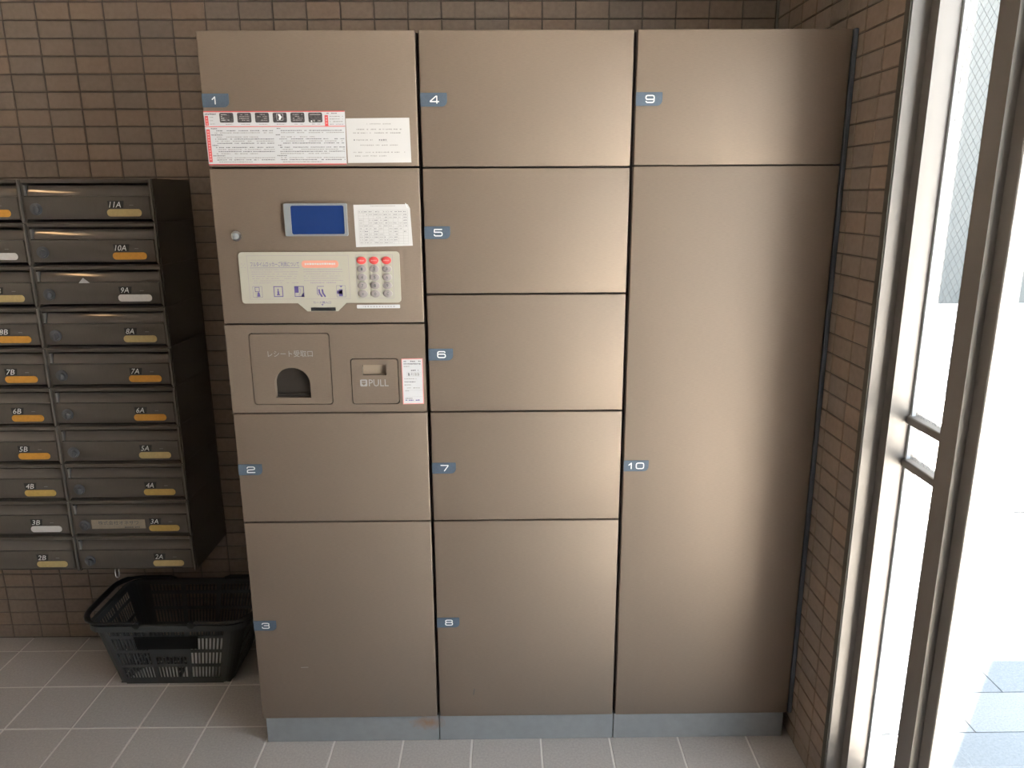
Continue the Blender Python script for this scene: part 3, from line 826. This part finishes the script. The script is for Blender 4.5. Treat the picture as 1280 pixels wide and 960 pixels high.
for o, num, pc in boxes:
    x, y, z = o.location
    px0, px1 = (.2325, .3285) if num.endswith('A') else (.2350, .3300)
    if num == '3A': px0, px1 = .234, .328
    MB().plate(rrect(x + px0, x + px1, z + .0170, z + .0370, .0096, 6), [], MY - .0032, MY - .0018).build('nameplate', M['p_' + pc], o)
    w = .040 if len(num) == 3 else .032
    nb = MB().plate([(x + .2385, z + .0395), (x + .2385 + w, z + .0395), (x + .2385 + w + .003, z + .0595), (x + .2365, z + .0595)], [], MY - .0028, MY - .0018, 0)
    nb.text(num, x + .2400, x + .2385 + w - .006, z + .0415, z + .0572, MY - .0031, 1, .28)
    nb.build('number_sticker', [M['black'], M['white_print']], o)
    MB().box(x + .2960, x + .3070, MY - .0024, MY - .0018, z + .0465, z + .0485).build('maker_mark', M['mstrip'], o)
    if num == '3A':
        lb = MB().box(x + .0590, x + .2240, MY - .0032, MY - .0019, z + .0265, z + .0565, 0)
        lb.text('株式会社オネサワ', x + .080, x + .2040, z + .0395, z + .0530, MY - .0035, 1)
        lb.rect(x + .0600, x + .2230, z + .0350, z + .0356, MY - .0035, 2); lb.dashes(x + .160, x + .206, z + .0310, .0034, MY - .0035, 1)
        tag(lb.build('name_label', [M['p_label'], M['slate'], M['ink']], o), 'tan paper name label with Japanese lettering')
    if num == '2A':
        hb = MB().tube([(x + .1035, MY + .010, z + .001), (x + .1035, MY + .008, z - .022), (x + .1060, MY + .008, z - .026), (x + .1120, MY + .008, z - .026), (x + .1145, MY + .008, z - .022), (x + .1145, MY + .010, z + .001)], .0016, 8)
        tag(hb.build('hasp', M['chrome'], o, 50), 'small steel staple under the box')

fl = MB()
fx, fz = MX_A + .141, MZ + 7 * MH
fl.add([(fx - .016, MY - .0024, fz + .0700), (fx + .016, MY - .0024, fz + .0700), (fx - .002, MY - .0022, fz + .0850),
        (fx - .016, MY - .0014, fz + .0700), (fx + .016, MY - .0014, fz + .0700), (fx - .002, MY - .0012, fz + .0850)],
       [(0, 1, 2), (3, 5, 4), (0, 3, 4, 1), (1, 4, 5, 2), (2, 5, 3, 0)])
tag(fl.build('paper_scrap', M['paper'], loc=(fx, MY, fz)), 'white paper corner sticking up at the flap of mailbox 9A', 'paper')

# ------------------------------------------------------------------ shopping basket under the mailboxes
bk = tag(empty('shopping_basket', (-.375, .41, 0)), 'black plastic shopping basket on the floor under the mailboxes', 'basket')
def ringpath(x0, x1, y0, y1, r, nl, ns, nc):
    """closed outline counter-clockwise from the front left: (front, corner, right, corner, back, corner, left, corner)"""
    P = []
    def arc(cx, cy, a0):
        for i in range(nc): a = math.radians(a0 + 90 * i / nc); P.append((cx + math.cos(a) * r, cy + math.sin(a) * r))
    for t in nl: P.append((x0 + r + (x1 - x0 - 2 * r) * t, y0))
    arc(x1 - r, y0 + r, 270)
    for t in ns: P.append((x1, y0 + r + (y1 - y0 - 2 * r) * t))
    arc(x1 - r, y1 - r, 0)
    for t in nl: P.append((x1 - r - (x1 - x0 - 2 * r) * t, y1))
    arc(x0 + r, y1 - r, 90)
    for t in ns: P.append((x0, y1 - r - (y1 - y0 - 2 * r) * t))
    arc(x0 + r, y0 + r, 180)
    return P
def barsteps(posts, n, bar=.62):
    """parameters along a side: alternating bar / slot, wide posts where asked; returns params and slot flags"""
    t = [0.0]; flag = []
    for a, b_ in zip(posts, posts[1:]):
        if a[1] == 'post': t.append(b_[0]); flag.append(0); continue
        k = max(1, round((b_[0] - a[0]) * n)); w = (b_[0] - a[0]) / k
        for q in range(k):
            t.append(a[0] + w * (q + .62)); flag.append(1); t.append(a[0] + w * (q + 1)); flag.append(0)
    return t[:-1], flag
pl_, fl_ = barsteps([(0, 'post'), (.02, 'bars'), (.325, 'post'), (.36, 'bars'), (.655, 'post'), (.69, 'bars'), (.98, 'post'), (1, '')], 32)
ps_, fs_ = barsteps([(0, 'post'), (.03, 'bars'), (.48, 'post'), (.52, 'bars'), (.97, 'post'), (1, '')], 16)
NC = 6
fc = [0] * NC
flags = fl_ + fc + fs_ + fc + fl_ + fc + fs_ + fc
base = ringpath(-.565, -.195, .288, .520, .030, pl_, ps_, NC)
rim = ringpath(-.612, -.128, .252, .548, .045, pl_, ps_, NC)
bands = [(0, .09, 0), (.09, .28, 1), (.28, .33, 0), (.33, .53, 1), (.53, .58, 0), (.58, .78, 1), (.78, .83, 0), (.83, .93, 1), (.93, 1.0, 0)]
ZB, ZR = .004, .232
def bpt(i, v, ins=0.0):
    i %= len(base)
    a, b_ = base[i], rim[i]
    x = a[0] + (b_[0] - a[0]) * v; y = a[1] + (b_[1] - a[1]) * v
    cx, cy = -.375, .402
    dx, dy = cx - x, cy - y
    d = math.hypot(dx, dy)
    return (x + dx / d * ins, y + dy / d * ins, ZB + (ZR - ZB) * v)
bb = MB(); NB = len(base); lo_f = len(pl_)
for i in range(NB):
    for va, vb, sl in bands:
        front_mid = i < lo_f and .34 < (pl_[i] if i < lo_f else 0) < .66
        opened = sl and flags[i]
        if front_mid and .55 < va < .80: opened = False
        if front_mid and abs(va - .33) < .01 and flags[i]:
            # under the name plate only short slots
            q = [bpt(i, .46), bpt(i + 1, .46), bpt(i + 1, .53), bpt(i, .53), bpt(i, .46, .0025), bpt(i + 1, .46, .0025), bpt(i + 1, .53, .0025), bpt(i, .53, .0025)]
            bb.add(q, [(0, 1, 2, 3), (7, 6, 5, 4), (0, 4, 5, 1), (3, 2, 6, 7), (0, 3, 7, 4), (1, 5, 6, 2)])
            continue
        if opened: continue
        q = [bpt(i, va), bpt(i + 1, va), bpt(i + 1, vb), bpt(i, vb), bpt(i, va, .0025), bpt(i + 1, va, .0025), bpt(i + 1, vb, .0025), bpt(i, vb, .0025)]
        bb.add(q, [(0, 1, 2, 3), (7, 6, 5, 4), (0, 4, 5, 1), (3, 2, 6, 7), (0, 3, 7, 4), (1, 5, 6, 2)])
for k in range(13): bb.box(-.556 + k * .0286, -.544 + k * .0286, .292, .516, .002, .006)
for k in range(8): bb.box(-.556, -.204, .296 + k * .0285, .308 + k * .0285, .0015, .0055)
bb.box(-.537, -.223, .289, .296, 0, .006).box(-.537, -.223, .512, .519, 0, .006)
bb.build('basket_body', M['basket'], bk)
# rim: flat lip with a turned-down edge
rm = MB()
oo = ringpath(-.622, -.118, .243, .552, .052, [i / 8 for i in range(8)], [i / 6 for i in range(6)], 8)
ii = ringpath(-.610, -.130, .254, .545, .043, [i / 8 for i in range(8)], [i / 6 for i in range(6)], 8)
nn = len(oo)
prof = [(ii, ZR - .004), (ii, ZR + .004), (oo, ZR + .004), (oo, ZR - .016)]
vs_ = [(p[0], p[1], z) for ring_, z in prof for p in ring_]
fs = [(k * nn + i, k * nn + (i + 1) % nn, ((k + 1) % 4) * nn + (i + 1) % nn, ((k + 1) % 4) * nn + i) for k in range(4) for i in range(nn)]
rm.add(vs_, fs).build('rim', M['basket'], bk)
tag(MB().add([bpt(i, v, -.0015) for v in (.60, .82) for i in (14, lo_f - 15)], [(0, 1, 3, 2)]).add([bpt(i, v, .001) for v in (.60, .82) for i in (14, lo_f - 15)], [(0, 2, 3, 1)]).build('name_plate', M['panel'], bk), 'flat dark panel in the basket front')
# two hoop handles folded outwards over the short ends
def hoop(sx):
    xp = -.372 + sx * .085; xe = (-.640 if sx < 0 else -.104)
    zz = ZR + .012
    P = [(xp, .249, zz - .006), (xp + sx * .02, .247, zz), (xp + sx * .10, .246, zz)]
    xc = xe - sx * .075
    P += [(xc + sx * .075 * math.sin(math.radians(a)), .246 + .075 - .075 * math.cos(math.radians(a)), zz + .0 + .004 * a / 90) for a in range(0, 91, 15)]
    P += [(xc + sx * .075 * math.cos(math.radians(a)), .549 - .075 + .075 * math.sin(math.radians(a)), zz + .004 - .004 * a / 90) for a in range(0, 91, 15)]
    P += [(xp + sx * .10, .549, zz), (xp + sx * .02, .548, zz), (xp, .546, zz - .006)]
    r = [.0055] * len(P)
    for i, p in enumerate(P):
        if abs(p[0] - xe) < .03: r[i] = .0095
    h = MB().tube(P, r, 10)
    h.disc(xp, zz - .006, .011, .011, .240, .252, 16, 0, .001)
    return h.build('handle', M['handle'], bk, 50)
hoop(-1); hoop(1)
# leaflets lying in it, seen through the slots
def leaf(pts, t, label):
    n = len(pts); a = [Vector(p) for p in pts]; nv = (a[1] - a[0]).cross(a[2] - a[0]).normalized() * t
    b = MB().add([p[:] for p in a] + [(p + nv)[:] for p in a], [tuple(range(n)), tuple(range(2 * n - 1, n - 1, -1))] + [(i, (i + 1) % n, (i + 1) % n + n, i + n) for i in range(n)])
    c = sum(a, Vector()) / n
    tag(b.build('leaflet', M['leaf'], loc=(c.x, c.y, min(p.z for p in a))), label, 'leaflet', 'leaflets in the basket')
leaf([(-.360, .2930, .012), (-.225, .2930, .012), (-.195, .2757, .110), (-.190, .2634, .180), (-.310, .2634, .180), (-.325, .2792, .090)], -.0008, 'white leaflet leaning inside the basket at the right of its front')
leaf([(-.535, .2945, .008), (-.368, .2945, .008), (-.362, .2855, .062), (-.470, .2855, .062), (-.500, .2890, .041)], -.0008, 'white leaflet low inside the basket at the left of its front')
